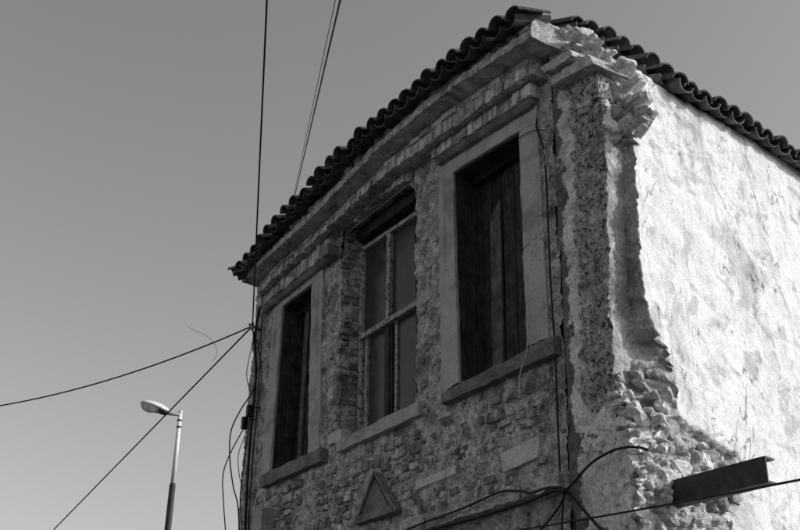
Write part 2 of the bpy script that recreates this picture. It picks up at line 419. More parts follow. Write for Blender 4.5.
# ---- triangular relief
tri = part('triangular_relief')
tri['label'] = 'dark triangular carved stone set into the rubble masonry'
pxprism('panel', [(373, 476), (355.5, 522.5), (391, 510)], -0.05, 0.12, 'sill', tri, bevel=0.004)
pxprism('rim', [(373, 471), (375, 477), (393.5, 513), (396, 509)], -0.09, 0.15, 'sill', tri)
pxprism('rim', [(373, 471), (372, 478), (356, 522), (353, 524)], -0.075, 0.13, 'sill', tri)
pxprism('rim', [(353, 525), (355, 517), (391.5, 504.5), (395, 511)], -0.09, 0.15, 'sill', tri)

# ---- windows with stone surrounds
def stone_window(lab, il, outer_top, ol, orr, sill, rl=(0, 0)):
    w_ = part('window'); w_['label'] = lab
    (tl, tr_, br, bl) = il
    (otl, otr) = outer_top
    s_ = (tr_[1] - tl[1]) / (tr_[0] - tl[0])
    jl = (otl[0], tl[1] + s_ * (otl[0] - tl[0])); jr = (otr[0], tr_[1] + s_ * (otr[0] - tr_[0]))
    pxprism('lintel', [otl, otr, jr, jl], -0.03, 0.10, 'ashlar', w_, wob=0.009, seg=13)
    pxprism('jamb', [jl, tl, bl, ol], -0.028, 0.10, 'ashlar', w_, wob=0.009, seg=13)
    sp = 0.52 if lab.startswith('boarded window beside') else 0.0
    if sp:                                 # the jamb is cracked across into two stones
        a1 = (tr_[0] + (br[0] - tr_[0]) * sp, tr_[1] + (br[1] - tr_[1]) * sp + 6); a2 = (jr[0] + (orr[0] - jr[0]) * sp, jr[1] + (orr[1] - jr[1]) * sp - 2)
        pxprism('jamb', [tr_, jr, a2, a1], -0.028, 0.10, 'ashlar', w_, wob=0.009, seg=13)
        b1 = (a1[0], a1[1] + 0.9); b2 = (a2[0], a2[1] + 0.9)
        pxprism('jamb', [b1, b2, orr, br], -0.03, 0.10, 'ashlar', w_, wob=0.009, seg=13)
    else:
        pxprism('jamb', [tr_, jr, orr, br], -0.028, 0.10, 'ashlar', w_, wob=0.009, seg=13)
    pxprism('sill', sill, -0.08, 0.42, 'sill', w_, wob=0.010, seg=13)
    # boards behind the opening
    yb = 0.24
    x0 = XZ(*tl)[0] - 0.02; x1 = XZ(*tr_)[0] + 0.02; z0 = min(XZ(*bl)[1], XZ(*br)[1]) - 0.05; z1 = max(XZ(*tl)[1], XZ(*tr_)[1]) + 0.02
    n = 7; e = [x0]
    r2 = random.Random(len(lab))
    for i in range(n): e.append(e[-1] + (x1 - x0) / n * r2.uniform(.8, 1.2))
    sc = (x1 - x0) / (e[-1] - x0); e = [x0 + (q - x0) * sc for q in e]
    for i in range(n):
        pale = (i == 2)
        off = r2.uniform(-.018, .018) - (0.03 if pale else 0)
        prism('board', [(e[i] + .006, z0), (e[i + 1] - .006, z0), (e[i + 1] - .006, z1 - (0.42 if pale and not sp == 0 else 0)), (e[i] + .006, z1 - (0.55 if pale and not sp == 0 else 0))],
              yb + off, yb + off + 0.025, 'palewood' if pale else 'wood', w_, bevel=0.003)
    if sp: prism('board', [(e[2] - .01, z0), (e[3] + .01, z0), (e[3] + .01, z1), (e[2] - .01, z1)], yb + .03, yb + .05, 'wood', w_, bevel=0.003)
    zl0 = z0; lt = lambda z, a, b: None
    (tx, tz), (bx, bz) = XZ(*tl, -.03), XZ(*bl, -.03)
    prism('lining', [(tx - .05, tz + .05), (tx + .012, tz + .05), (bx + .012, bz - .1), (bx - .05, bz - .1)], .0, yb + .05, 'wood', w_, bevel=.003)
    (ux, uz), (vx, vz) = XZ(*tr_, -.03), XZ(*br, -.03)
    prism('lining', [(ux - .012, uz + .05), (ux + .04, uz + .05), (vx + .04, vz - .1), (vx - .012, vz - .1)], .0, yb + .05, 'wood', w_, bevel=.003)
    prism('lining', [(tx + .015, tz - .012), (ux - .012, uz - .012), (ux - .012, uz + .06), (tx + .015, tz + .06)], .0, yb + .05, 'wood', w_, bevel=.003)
    prism('cross_rail', [(x0, z0 + 1.1), (x1, z0 + 1.1), (x1, z0 + 1.2), (x0, z0 + 1.2)], yb + 0.07, yb + 0.11, 'wood', w_, bevel=0.004)
    prism('frame', [(x0 + .02, z0), (x0 + .08, z0), (x0 + .08, z1), (x0 + .02, z1)], yb - 0.06, yb + .02, 'wood', w_, bevel=0.004)
    prism('frame', [(x1 - .08, z0), (x1 - .02, z0), (x1 - .02, z1), (x1 - .08, z1)], yb - 0.06, yb + .02, 'wood', w_, bevel=0.004)
    prism('frame', [(x0 + .08, z1 - .14), (x1 - .08, z1 - .14), (x1 - .08, z1 - .04), (x0 + .08, z1 - .04)], yb - 0.06, yb + .02, 'wood', w_, bevel=0.004)
    return w_
winR = stone_window('boarded window beside the crumbling corner pillar, its stone jamb cracked across',
    [(452.2, 172.2), (518.6, 131.2), (527, 346), (458.7, 382)], [(438.5, 167.5), (537, 106)], (441, 394), (548.5, 337),
    [(441, 393.5), (553.7, 335.5), (553.7, 353), (441, 404)])
winL = stone_window('boarded window in a pale stone surround next to the hanging cables',
    [(282.3, 306.2), (311.7, 283.6), (307.5, 454), (269.5, 471)], [(273.5, 300), (322.5, 263.5)], (260, 478), (318.7, 450),
    [(258.8, 476), (320, 447.5), (320, 461), (259.5, 487.5)])

# ---- middle window: broken brick reveal, peeling timber frame, dusty panes
winM = part('window'); winM['label'] = 'glazed window with peeling timber frame in a broken brick recess'
pxprism('sill', [(335, 441.7), (418.5, 401), (418.5, 414.6), (336.6, 452)], -0.07, 0.38, 'ashlar', winM, wob=0.010, seg=13)
YM = 0.2
xl = XZ(341, 340)[0]; xr = XZ(417, 300)[0]; zt = XZ(384, 190)[1] + .1; zb = XZ(340, 440)[1] - .1
def relief_quad(name, p00, p10, p01, p11, nu, nv, amp, m, parent, nrm, sc=8):
    V = []; Fc = []
    p00, p10, p01, p11 = map(Vector, (p00, p10, p01, p11)); nrm = Vector(nrm)
    for i in range(nu + 1):
        for j in range(nv + 1):
            p = p00.lerp(p10, i / nu).lerp(p01.lerp(p11, i / nu), j / nv)
            V.append(p + nrm * amp * fr(*p, sc, 5))
    for i in range(nu):
        for j in range(nv): Fc.append((i * (nv + 1) + j, (i + 1) * (nv + 1) + j, (i + 1) * (nv + 1) + j + 1, i * (nv + 1) + j + 1))
    return link(name, V, Fc, m, parent, True)
relief_quad('reveal', (xl - .005, -.01, zb), (xl + .012, .34, zb), (xl - .02, -.01, zt), (xl + .0, .34, zt), 14, 90, 0.022, 'facade', winM, (1, 0, 0))
relief_quad('reveal', (xr, -.0, zb), (xr, .34, zb), (xr - .005, -.0, zt), (xr - .005, .34, zt), 14, 90, 0.012, 'facade', winM, (1, 0, 0))
ztop = XZ(405, 183)[1] + 0.05
relief_quad('reveal', (xl - .1, -.0, ztop + .0), (xl - .1, .34, ztop + .0), (xr + .05, 0, ztop + .05), (xr + .05, .34, ztop + .05), 12, 40, 0.03, 'facade', winM, (0, 0, 1))
r3 = random.Random(5)
zz = zb + 0.25
while zz < zt - 0.2:                       # broken bricks showing in the reveal
    hh = r3.uniform(.05, .075)
    for yy in (0.05 + r3.uniform(-.03, .03), 0.16):
        if r3.random() < 0.75:
            V, Fq = stone_local(r3.uniform(.09, .12), hh, r3.uniform(.006, .022), .04, r3, n=8, e=.3, jit=.12, dome=.9)
            link('brick', [(xl + .002 + d, yy + u, zz + v) for u, v, d in V], Fq, 'rubble', winM)
    zz += hh + r3.uniform(.01, .03)
# head filling above the frame (deep in shade)
zf = XZ(388, 229, YM)[1]
prism('timber_lintel', [(xl - .12, zf + .05), (xr + .1, zf + .05), (xr + .1, zf + .17), (xl - .12, zf + .17)], YM - .07, YM + .1, 'wood', winM, wob=0.006)
prism('timber_lintel', [(xl - .12, zf + .19), (xr + .1, zf + .19), (xr + .1, zf + .30), (xl - .12, zf + .30)], YM - .02, YM + .14, 'wood', winM, wob=0.006)
for i in range(9):
    stone_on_facade(xl + .1 + i * .115, zf + .40 + r3.uniform(-.03, .03), .13, .13, YM - .05, 'rubble', winM, r3, r3.uniform(-.4, .4), .05, .1)
    if i > 3: stone_on_facade(xl + .05 + i * .115, zf + .52 + r3.uniform(-.03, .03), .13, .12, YM - .05, 'rubble', winM, r3, r3.uniform(-.4, .4), .05, .1)
prism('head_wall', [(xl - .15, zf + .30), (xr + .15, zf + .30), (xr + .15, zf + .8), (xl - .15, zf + .8)], YM, YM + .15, 'facade', winM)
def bar(name, a, b, wpx, y, d, m, horiz=False):
    (x0, y0), (x1, y1) = a, b
    pts = [(x0, y0 - wpx / 2), (x1, y1 - wpx / 2), (x1, y1 + wpx / 2), (x0, y0 + wpx / 2)] if horiz else \
          [(x0 - wpx / 2, y0), (x0 + wpx / 2, y0), (x1 + wpx / 2, y1), (x1 - wpx / 2, y1)]
    return pxprism(name, pts, y, d, m, winM, bevel=0.004, wob=0.0025)
bar('frame', (360.5, 250), (415.5, 213), 4, YM - .03, .08, 'peeling', True)
bar('frame', (361.5, 246), (358, 440), 3.4, YM - .02, .08, 'peeling')
bar('frame', (415.5, 210), (418.5, 412), 3.0, YM - .02, .08, 'wood')
bar('mullion', (388.3, 232), (386.8, 322), 3.2, YM - .025, .06, 'peeling')
bar('transom', (359, 337.5), (417, 302), 5.0, YM - .045, .09, 'peeling', True)
bar('casement_stile', (366.2, 337), (364.5, 436), 2.0, YM - .01, .04, 'peeling')
bar('casement_stile', (386.5, 322), (386, 428), 4.2, YM - .005, .05, 'wood')
bar('casement_stile', (391.0, 319), (390.6, 424), 3.0, YM + .01, .04, 'wood')
bar('casement_stile', (395.8, 316), (395, 422), 1.8, YM - .0, .04, 'peeling')
def pane(q, y):
    return pxprism('pane', q, y, 0.006, 'glass', winM, bevel=0)
pane([(362, 250), (387, 233), (386, 320), (361, 335)], YM + .015)
pane([(389, 232), (415, 214), (416, 302), (388, 318)], YM + .02)
pane([(366, 338), (385, 325), (384, 428), (364, 437)], YM + .02)
pane([(396, 316), (417, 304), (418, 412), (395, 422)], YM + .022)
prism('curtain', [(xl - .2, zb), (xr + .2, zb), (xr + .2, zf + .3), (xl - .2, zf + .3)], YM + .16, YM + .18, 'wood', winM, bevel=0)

# ---- cornice: soldier brick courses, shelf, fascia
cor = part('cornice')
shelf_c = curve([(242.4, 281.9), (262.7, 260.8), (307.3, 220.5), (331, 195.5), (371, 155), (401.5, 129.5), (420, 113), (457, 85.5), (495.4, 58.8), (530, 37)], -0.36)
bandA = curve([(257.5, 294), (336.7, 220), (385, 175), (430.5, 143), (490, 101), (528.8, 74.6)], -0.20)
lowB = curve([(258, 308), (271.8, 297), (327.7, 251.7), (345, 237), (395, 190), (430, 159), (518.6, 101.6), (528, 96)], -0.13)
lowM = curve([(345, 238), (352, 223), (362, 211), (376, 199), (395, 187), (406, 182)], -.06)
XR_SH = XZ(531, 36, -.36)[0]; XL_SH = XZ(242, 282, -.36)[0]
def sweep(name, x0, x1, prof, base, m, parent, nx=160, amp=0.006, sc=9, closed=True):
    """a moulding run along the facade: prof = (y, dz) points, base(x) = height"""
    V = []; Fc = []; k = len(prof)
    for i in range(nx + 1):
        x = x0 + (x1 - x0) * i / nx
        for (y, dz) in prof:
            zz = base(x) + dz
            V.append((x, y + amp * fr(x, y, zz, sc), zz + amp * fr(x + 5, y, zz, sc)))
    for i in range(nx):
        for j in range(k if closed else k - 1):
            Fc.append((i * k + j, i * k + (j + 1) % k, (i + 1) * k + (j + 1) % k, (i + 1) * k + j))
    Fc.append(tuple(range(k))); Fc.append(tuple(range(nx * k, nx * k + k))[::-1])
    return fix(link(name, V, Fc, m, parent))
# the shelf is made of long stones with open joints
rs = random.Random(3)
x = XL_SH
while x < XR_SH - 0.05:
    L_ = min(rs.uniform(.6, 1.1), XR_SH - x)
    if XR_SH - x - L_ < 0.25: L_ = XR_SH - x
    j1, j2 = rs.uniform(-.012, .012), rs.uniform(-.01, .01)
    prof = [(-.36 + j1, j2), (-.365 + j1, .03 + j2), (-.36 + j1, .078 + j2), (-.30, .085 + j2), (.02, .09), (.02, .0), (-.20, -.012), (-.28, -.005 + j2)]
    sweep('shelf_stone', x + .004, x + L_ - .004, prof, shelf_c, 'shelf', cor, nx=max(8, int(L_ / .03)), amp=0.012, sc=11)
    x += L_
sweep('fascia', XL_SH + .08, XR_SH - .05, [(-.29, .085), (-.30, .13), (-.29, .19), (-.25, .23), (.05, .24), (.05, .085)], shelf_c, 'mortar', cor, nx=220, amp=0.03, sc=9)
XA0 = XZ(257.5, 294, -.2)[0]; XA1 = XZ(530, 74, -.2)[0]
topA = lambda x: shelf_c(x) - 0.015 - bandA(x)
def body(name, x0, x1, yf, fb, ft, m, amp=0.008):
    V = []; Fc = []; nx = int((x1 - x0) / .03)
    for i in range(nx + 1):
        x = x0 + (x1 - x0) * i / nx; b, t = fb(x), ft(x)
        for (y, zz) in ((yf, b), (yf, (b + t) / 2), (yf, t), (.04, t), (.04, b)):
            V.append((x, y + amp * fr(x, y, zz, 12), zz + amp * fr(x, y + 3, zz, 12)))
    for i in range(nx):
        for j in range(5): Fc.append((i * 5 + j, i * 5 + (j + 1) % 5, (i + 1) * 5 + (j + 1) % 5, (i + 1) * 5 + j))
    Fc.append((0, 1, 2, 3, 4)); Fc.append(tuple(nx * 5 + q for q in (4, 3, 2, 1, 0)))
    return fix(link(name, V, Fc, m, cor))
body('brick_bed', XA0, XA1, -.180, lambda x: bandA(x) + .012, lambda x: shelf_c(x) + .01, 'mortar')
segB = [(258, 326), (346, 404), (431, 529)]
topB = lambda x: bandA(x) + .02
segX = [(XZ(a, lowB(0) * 0 + 200, -.13)[0], XZ(b, 200, -.13)[0]) for a, b in segB]
def xpx(px, cv, y):                         # X on the curve under pixel column px
    lo, hi = -13.0, -4.0
    for _ in range(40):
        mid = (lo + hi) / 2; v = np.array([mid, y, cv(mid)]) - CAM
        q = M.T @ v; u = CX + F * q[0] / q[2]
        if u < px: lo = mid
        else: hi = mid
    return (lo + hi) / 2
segX = [(xpx(a, lowB, -.13), xpx(b, lowB, -.13)) for a, b in segB]
for i, (a, b) in enumerate(segX):
    body('brick_bed', a, b, -.04 if i == 1 else -.095, (lambda x: lowM(x) + .008) if i == 1 else (lambda x: lowB(x) + .008), topB, 'mortar')
hole = (xpx(450, bandA, -.2), xpx(468, bandA, -.2))
def brick(xc, w_, zb_, zt_, yf, lean, m, rng):
    d = 0.07; t = 0.006
    q = [(-w_ / 2, zb_), (w_ / 2, zb_ + rng.uniform(-t, t)), (w_ / 2 + lean, zt_ + rng.uniform(-t, t)), (-w_ / 2 + lean, zt_)]
    xz = [(xc + u + rng.uniform(-.003, .003), v) for u, v in q]
    return prism('brick', xz, yf, yf + d, m, cor, bevel=0.007)
rb = random.Random(21)
def course(x0, x1, fb, ft, yf, pitch, gapx=None, miss=0.04, lean=0.0, mid=0.0):
    x = x0 + .02
    while x < x1 - .03:
        w_ = pitch * rb.uniform(.8, 1.15)
        if not (gapx and gapx[0] < x < gapx[1]) and rb.random() > miss:
            a, b = fb(x) + rb.uniform(0, .015), ft(x) - rb.uniform(.0, .02)
            brick(x, w_ - rb.uniform(.006, .013), a, b, yf + rb.uniform(-.012, .012), lean + rb.uniform(-.008, .008), 'brick', rb)
        x += w_
course(XA0, XA1, bandA, lambda x: bandA(x) + .62 * topA(x), -.205, 0.078, hole)
# a flat course lies on the soldiers, right under the shelf
x = XA0 + .05
while x < XA1 - .1:
    w_ = rb.uniform(.16, .26)
    if rb.random() > .12 and not (hole[0] - .1 < x < hole[1]):
        za = bandA(x + w_ / 2) + .66 * topA(x + w_ / 2); zb2 = shelf_c(x + w_ / 2) - .03
        sl_ = (bandA(x + w_) - bandA(x))
        prism('brick', [(x, za - sl_ / 2), (x + w_ - .012, za + sl_ / 2), (x + w_ - .012, zb2 + sl_ / 2), (x, zb2 - sl_ / 2)], -.19 + rb.uniform(-.02, .01), -.10, 'brick', cor, bevel=.008)
    x += w_
for i, (a, b) in enumerate(segX):
    course(a, b, lowM if i == 1 else lowB, lambda x: topB(x) - .012, -.06 if i == 1 else -.115, 0.082, None, 0.03)
# hood mouldings under the lower brick course
for (a, b) in (segX[0], segX[2]):
    sweep('hood_moulding', a + .02, b - .02, [(-.10, 0.0), (-.085, -.03), (-.07, -.05), (-.035, -.06), (.03, -.06), (.03, .0)], lowB, 'sill', cor, nx=60, amp=.006)
# loose bits on the fascia
for i in range(60):
    x = rb.uniform(XL_SH + .15, XR_SH - .15)
    stone_on_facade(x, shelf_c(x) + rb.uniform(.11, .19), rb.uniform(.08, .2), rb.uniform(.04, .07), -.285, 'brick', cor, rb, rb.uniform(-.1, .1), .035, .05, name='brick')
# short end of a corbel at the left end, and stub bracket stones
pxprism('corbel', [(320, 248), (327.5, 243), (328.5, 253), (321, 257)], -.17, .2, 'sill', cor, wob=.006)

# ------------------------------------------------------------------ corner pillar and side wall: one broken outline swept up the wall
def tab(rows, fn):
    q = sorted((fn(*r[:2]), r) for r in rows)
    return q
def ztable(rows, plane):                    # rows of (px y, px x) -> (z, X) on the pillar front plane
    o = []
    for (yy, xx) in rows:
        p = on_y(xx, yy, COLY); o.append((p[2], p[0]))
    o.sort(); return [a for a, b in o], [b for a, b in o]
zc, x1c = ztable([(14, 538), (30, 546), (45, 562), (56, 580), (62, 597), (100, 602), (145, 605), (200, 607), (250, 609), (300, 611), (350, 613), (380, 616),
                  (400, 621), (430, 627), (470, 635), (530, 641)], None)
es = sorted((on_side(xx, yy)[1], on_side(xx, yy)[0]) for (yy, xx) in
     [(76, 636), (90, 642), (112, 655), (120, 654), (128, 640), (140, 636), (160, 636.5), (200, 637.5), (250, 640), (300, 645), (322, 651), (340, 661), (356, 670), (380, 677), (405, 678), (414, 672)])
ze = [a for a, b in es]; se = [b for a, b in es]
z_nb = on_side(672, 416)[1]                # notch bottom
z_nt = on_y(605, 140, COLY)[2]             # notch top
z_cap = on_y(597, 62, COLY)[2]
TOPZ = on_side(640, 78)[1] + 0.06
z_brk = on_side(645, 305)[1]
print('pillar', zc[0], zc[-1], 'notch', z_nb, z_nt, 'cap', z_cap, 'side top', TOPZ, 'edge s', se[0], se[-1])
def wall_relief(s, z):
    a = 0.018 * fr(s, 11, z, 0.9, 4) + 0.006 * fr(s, 13, z, 5, 5) + 0.003 * fr(s, 14, z, 22, 3)
    p = fr(s + 0.2 * fr(s, 1, z, 3), 17, z, 1.3, 6, 0.9)
    a -= 0.009 * min(1, max(0, (p - 0.22) * 45))      # plaster fallen off
    return a
def cells(s, z, sc):                       # stones bedded in mortar
    d, _ = noise.voronoi(Vector((s * sc + .4 * fr(s, 3, z, 4, 3), z * sc * 1.5 + .4 * fr(s, 4, z, 4, 3), .5)))
    return min(1.0, (d[1] - d[0]) * 2.6)
def rubble_zone(s, z):                      # low by the corner the facing has come off completely
    lim = on_rub(z)
    return min(1.0, max(0.0, (lim - s) / 0.12 + 0.9 * fr(s, 23, z, 4, 4)))
rz = sorted((on_side(xx, yy)[1], on_side(xx, yy)[0]) for (yy, xx) in [(412, 680), (425, 690), (440, 715), (455, 735), (470, 745), (500, 740), (530, 735)])
def on_rub(z):
    if z > rz[-1][0]: return -9.0
    return interp([a for a, b in rz], [b for a, b in rz], z)
ZEND = on_y(548, 27, COLY)[2]
zrows = list(np.arange(0, 3.0, 0.2)) + list(np.arange(3.0, ZEND, 0.0165))
NF, NS, NT, NW = 44, 26, 16, 230
wsamp = [0.0]
st = 0.012
while wsamp[-1] < 8.0:
    wsamp.append(wsamp[-1] + st); st = st if wsamp[-1] < 2.9 else st * 1.12
    if len(wsamp) > 330: break
NW = len(wsamp) - 1
V = []; corew = []
NPT = NF + NS + NT + NW + 1
X0 = XCOL - .03
for z in zrows:
    x1 = interp(zc, x1c, z) + 0.016 * fr(0, 31, z, 5, 5)
    p1 = np.array([x1, COLY, 0.0])
    if z > z_nb - .03:
        s3 = interp(ze, se, z) + 0.018 * fr(0, 33, z, 7, 5) + 0.016 * fr(0, 34, z, 28, 4)
        kz = min(1.0, max(0.0, (z_brk - z) / .25)); s3 += kz * (.07 * (cells(.3, z, 7.0) - .5) + .03 * fr(0, 36, z, 12, 4))
    else:
        s3 = interp([0, z_nb - .5, z_nb - .03], [-.25, -.22, 0.10], z)
    k = min(1.0, max(0.0, (z - (z_nb - .25)) / .2))
    rec = 0.05 + (REC - 0.05) * k
    if z > z_cap: rec *= max(0.15, 1 - (z - z_cap) / .15)
    p2 = p1 + sdir * rec
    if z > TOPZ: s3 = max(.05, s3 - (z - TOPZ) * .2)
    p3 = np.array(side_pt(s3, 0.0, -max(0.0, z - TOPZ)))
    if (p3 - p2)[0] < 0.0: p2 = p1 + sdir * rec * .5
    prof = []; core_row = [0.0] * NPT
    for i in range(NF):
        t = i / NF; x = X0 + (x1 - X0) * t; y = COLY
        if t < 0.12: y += 0.045 * (1 - max(0, (t - 0.08) / 0.04))       # a groove beside the facade
        rough = min(1, max(0, (t - 0.32) / .12)) if z > z_nb else .35
        d = .010 * fr(x, 41, z, 4) + rough * (0.020 * fr(x, 43, z, 16, 5) + 0.010 * fr(x, 47, z, 45, 3))
        pl = fr(x, 45, z, 2.2, 5); d += 0.02 if pl > .12 else 0
        prof.append((x, y - d, z))
    for i in range(NS):
        t = i / NS; p = p1 + (p2 - p1) * t
        d = .014 * fr(p[1], 51, z, 9, 5) + .02 * fr(p[1], 52, z, 3, 4)
        if z < z_nb + .1 or z > z_nt: d += .05 * cells(p[1], z, 7.5) - .03 + .04 * fr(p[1], 53, z, 7, 5)
        prof.append((p[0] + d * sn[0], p[1] + d * sn[1], z + .02 * fr(p[1], 54, z, 8, 3)))
    for i in range(NT):
        t = i / NT; p = p2 + (p3 - p2) * t
        d = .016 * fr(p[0], 61, z, 9, 5)
        if z < z_nb + .55 or z > z_nt: d += .08 * cells(p[0], z, 8.5) - .05 + .05 * fr(p[0] * 2, 63, z, 7, 5)
        prof.append((p[0], p[1] - d, z + .02 * fr(p[0], 64, z, 8, 3)))
    for i in range(NW + 1):
        s = s3 + wsamp[i]
        d = wall_relief(s, z)
        ru = rubble_zone(s, z) if z < z_nb + .15 else 0.0
        if ru > 0: d += ru * (-.07 + .055 * cells(s, z, 6.5) + .03 * fr(s, 71, z, 9, 5) + .04 * fr(s, 73, z, 3, 4))
        top = max(0.0, 1 - max(0.0, (z_cap - 0.05 + 0.0) - z) / .2) if s < .45 else 0.0   # broken masonry near the roof corner
        if top > 0: d += top * (.06 * cells(s, z, 7.0) - .03 + .05 * fr(s, 75, z, 7, 5)) * max(0, 1 - max(0, s) / .45)
        if z > TOPZ: d -= (z - TOPZ) * (1.0 + 2.4 * min(1.0, wsamp[i] / .5))
        prof.append(side_pt(s, z, d)); core_row[NF + NS + NT + i] = ru
    V += prof; corew += core_row
nr = len(zrows)
fcol = []; fwall = []; fnotch = []; fcore = []; cmat = []
for r_ in range(nr - 1):
    for c in range(NPT - 1):
        f = (r_ * NPT + c, r_ * NPT + c + 1, (r_ + 1) * NPT + c + 1, (r_ + 1) * NPT + c)
        if c < NF + 1:
            fcol.append(f); zz = zrows[r_]; t = c / NF
            q = fr(V[f[0]][0] * 1.0, 83, zz, 3.0, 5)
            cmat.append(1 if t < 0.24 + .10 * q else (2 if (t < 0.40 + .16 * q or zz < z_nb + .1 * q) else 0))
        elif c < NF + NS + NT - 1 and z_nb - .1 < zrows[r_] < z_nt + .12: fnotch.append(f)
        else: fwall.append(f)
def submesh(name, faces, m):
    used = sorted({i for f in faces for i in f}); mp = {u: k for k, u in enumerate(used)}
    return child(link(name, [V[u] for u in used], [tuple(mp[i] for i in f) for f in faces], m, None, True))
pillar = submesh('corner_pillar', fcol, 'pillar')
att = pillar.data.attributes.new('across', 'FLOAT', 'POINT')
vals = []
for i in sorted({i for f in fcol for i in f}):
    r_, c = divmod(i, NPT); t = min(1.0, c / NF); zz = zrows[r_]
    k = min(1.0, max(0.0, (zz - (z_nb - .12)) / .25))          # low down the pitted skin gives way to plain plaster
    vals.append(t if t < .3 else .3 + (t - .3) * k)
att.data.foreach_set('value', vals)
notch = submesh('broken_recess', fnotch, 'notch')
side = submesh('side_wall', fwall, 'side')
att = side.data.attributes.new('across', 'FLOAT', 'POINT')
att.data.foreach_set('value', [corew[i] for i in sorted({i for f in fwall for i in f})])
print('loft', len(V))

# ---- broken stones of the corner: low rubble, notch floor, roof corner
rr = random.Random(31)
n_st = 0
def in_px(poly, s, z):
    return inside(poly, s, z)
low_poly = [on_side(*p) for p in [(628, 400), (668, 416), (690, 428), (716, 446), (735, 462), (735, 530), (740, 600), (655, 600), (646, 520), (640, 470), (632, 430)]]
tries = 0; placed = []
while n_st < 85 and tries < 3000:
    tries += 1
    s = rr.uniform(-.45, .95); z = rr.uniform(2.6, z_nb + .1)
    if not inside(low_poly, s, z): continue
    wd = rr.choice((rr.uniform(.05, .09), rr.uniform(.09, .16), rr.uniform(.14, .26))); hh = wd * rr.uniform(.45, .85)
    if any(abs(s - a) < (wd + b) * .40 and abs(z - c) < (hh + d) * .42 for a, c, b, d in placed): continue
    placed.append((s, z, wd, hh))
    rough_up(stone_on_side(s, z, -.05 + .02 * fr(s, 2, z, 3), wd, hh, rr.choice(('rock', 'rock', 'notch')), side, rr, rr.uniform(-.5, .3), rr.uniform(.015, .055), .08, n=rr.choice((6, 7, 8)), jit=.34, e=.7, dome=.78))
    n_st += 1
# boulders on the pillar's broken shoulder, and the roof corner: broken masonry stepping down from the cornice to the pillar
def boulder(px, py, wp, hp, yy, m, parent, nrm, proud=.05, back=.12, rot=0.0, **k):
    p = Vector(on_y(px, py, yy)); q = on_y(px + wp, py, yy); q2 = on_y(px, py + hp, yy)
    V2, Fq = stone_local(abs(q[0] - p.x), abs(q2[2] - p.z), proud, back, rr, **k)
    nv = Vector(nrm).normalized(); uv = Vector((0, 0, 1)).cross(nv).normalized(); vv = nv.cross(uv)
    c, s0 = math.cos(rot), math.sin(rot)
    return rough_up(link('stone', [p + uv * (u * c - v * s0) + vv * (u * s0 + v * c) + nv * d for u, v, d in V2], Fq, m, parent), .010)
for (px, py, wp, hp, yy, m) in [(611, 420, 26, 34, -.0, 'smooth'), (620, 377, 6, 9, .03, 'rock'), (619, 388, 10, 8, .02, 'rock'), (616, 396, 14, 9, .0, 'rock'), (620, 404, 18, 9, .0, 'rock'), (629, 396, 9, 8, .08, 'rock'),
                                (633, 408, 12, 14, .05, 'rock'), (640, 416, 12, 12, .08, 'rock'), (648, 412, 10, 8, .14, 'rock'), (657, 417, 12, 8, .2, 'rock'), (640, 384, 12, 8, .18, 'notch'), (652, 396, 14, 7, .2, 'notch'), (664, 392, 12, 6, .28, 'notch'), (636, 372, 10, 9, .16, 'notch'),
                                (660, 406, 12, 8, .26, 'rock')]:
    boulder(px, py, wp, hp, yy, m, side, (.55, -.8, .15), .045, .12, rr.uniform(-.4, .4), n=8, jit=.3)
top_poly = [(548, 27), (575, 27), (606, 42), (630, 66), (648, 92), (656, 112), (642, 135), (622, 126), (606, 116), (603, 100), (612, 92), (600, 62), (570, 46)]
k_ = 0; got = []
while len(got) < 70 and k_ < 4000:
    k_ += 1
    a, b = rr.uniform(545, 660), rr.uniform(24, 138)
    if not inside(top_poly, a, b): continue
    wp = rr.uniform(5, 15); hp = wp * rr.uniform(.5, .9)
    if rr.random() < .4: wp = rr.uniform(4, 7); hp = wp * rr.uniform(.6, .95)
    elif rr.random() < .3: wp = rr.uniform(15, 22); hp = wp * rr.uniform(.45, .7)
    if any(abs(a - c) < (wp + e_) * .36 and abs(b - d) < (hp + f_) * .38 for c, d, e_, f_ in got): continue
    got.append((a, b, wp, hp))
    boulder(a, b, wp * 1.25, hp * 1.15, interp([545, 570, 600, 655], [-.03, .05, .11, .25], a) + rr.uniform(-.02, .03), ('rock' if b < 100 or rr.random() < .6 else 'notch'), pillar,
            (.9, rr.uniform(-.25, .3), rr.uniform(.0, .5)), rr.uniform(.008, .04), .09, rr.uniform(-.8, .1), n=rr.choice((6, 7, 8)), jit=.34)
# capital: block, two moulded slabs, thin bricks
pxprism('capital_block', [(567, 86), (578, 72), (597, 61), (598, 97), (579, 104)], -.05, .40, 'stucco', pillar, wob=.01)
pxprism('capital_slab', [(541, 68), (569, 49), (573, 55), (544, 74)], -.20, .35, 'shelf', pillar, wob=.009, seg=6)
pxprism('capital_slab', [(547, 80), (588, 54), (593, 63), (551, 86)], -.16, .40, 'shelf', pillar, wob=.009, seg=6)
pxprism('capital_slab', [(546, 74), (574, 56), (580, 56), (548, 79)], -.14, .32, 'shelf', pillar, wob=.009, seg=6)
pxprism('brick', [(576, 104), (590, 99), (590, 105), (577, 109)], -.05, .15, 'brick', pillar, wob=.004)
pxprism('brick', [(577, 110), (589, 106), (588, 111), (579, 115)], -.05, .15, 'brick', pillar, wob=.004)

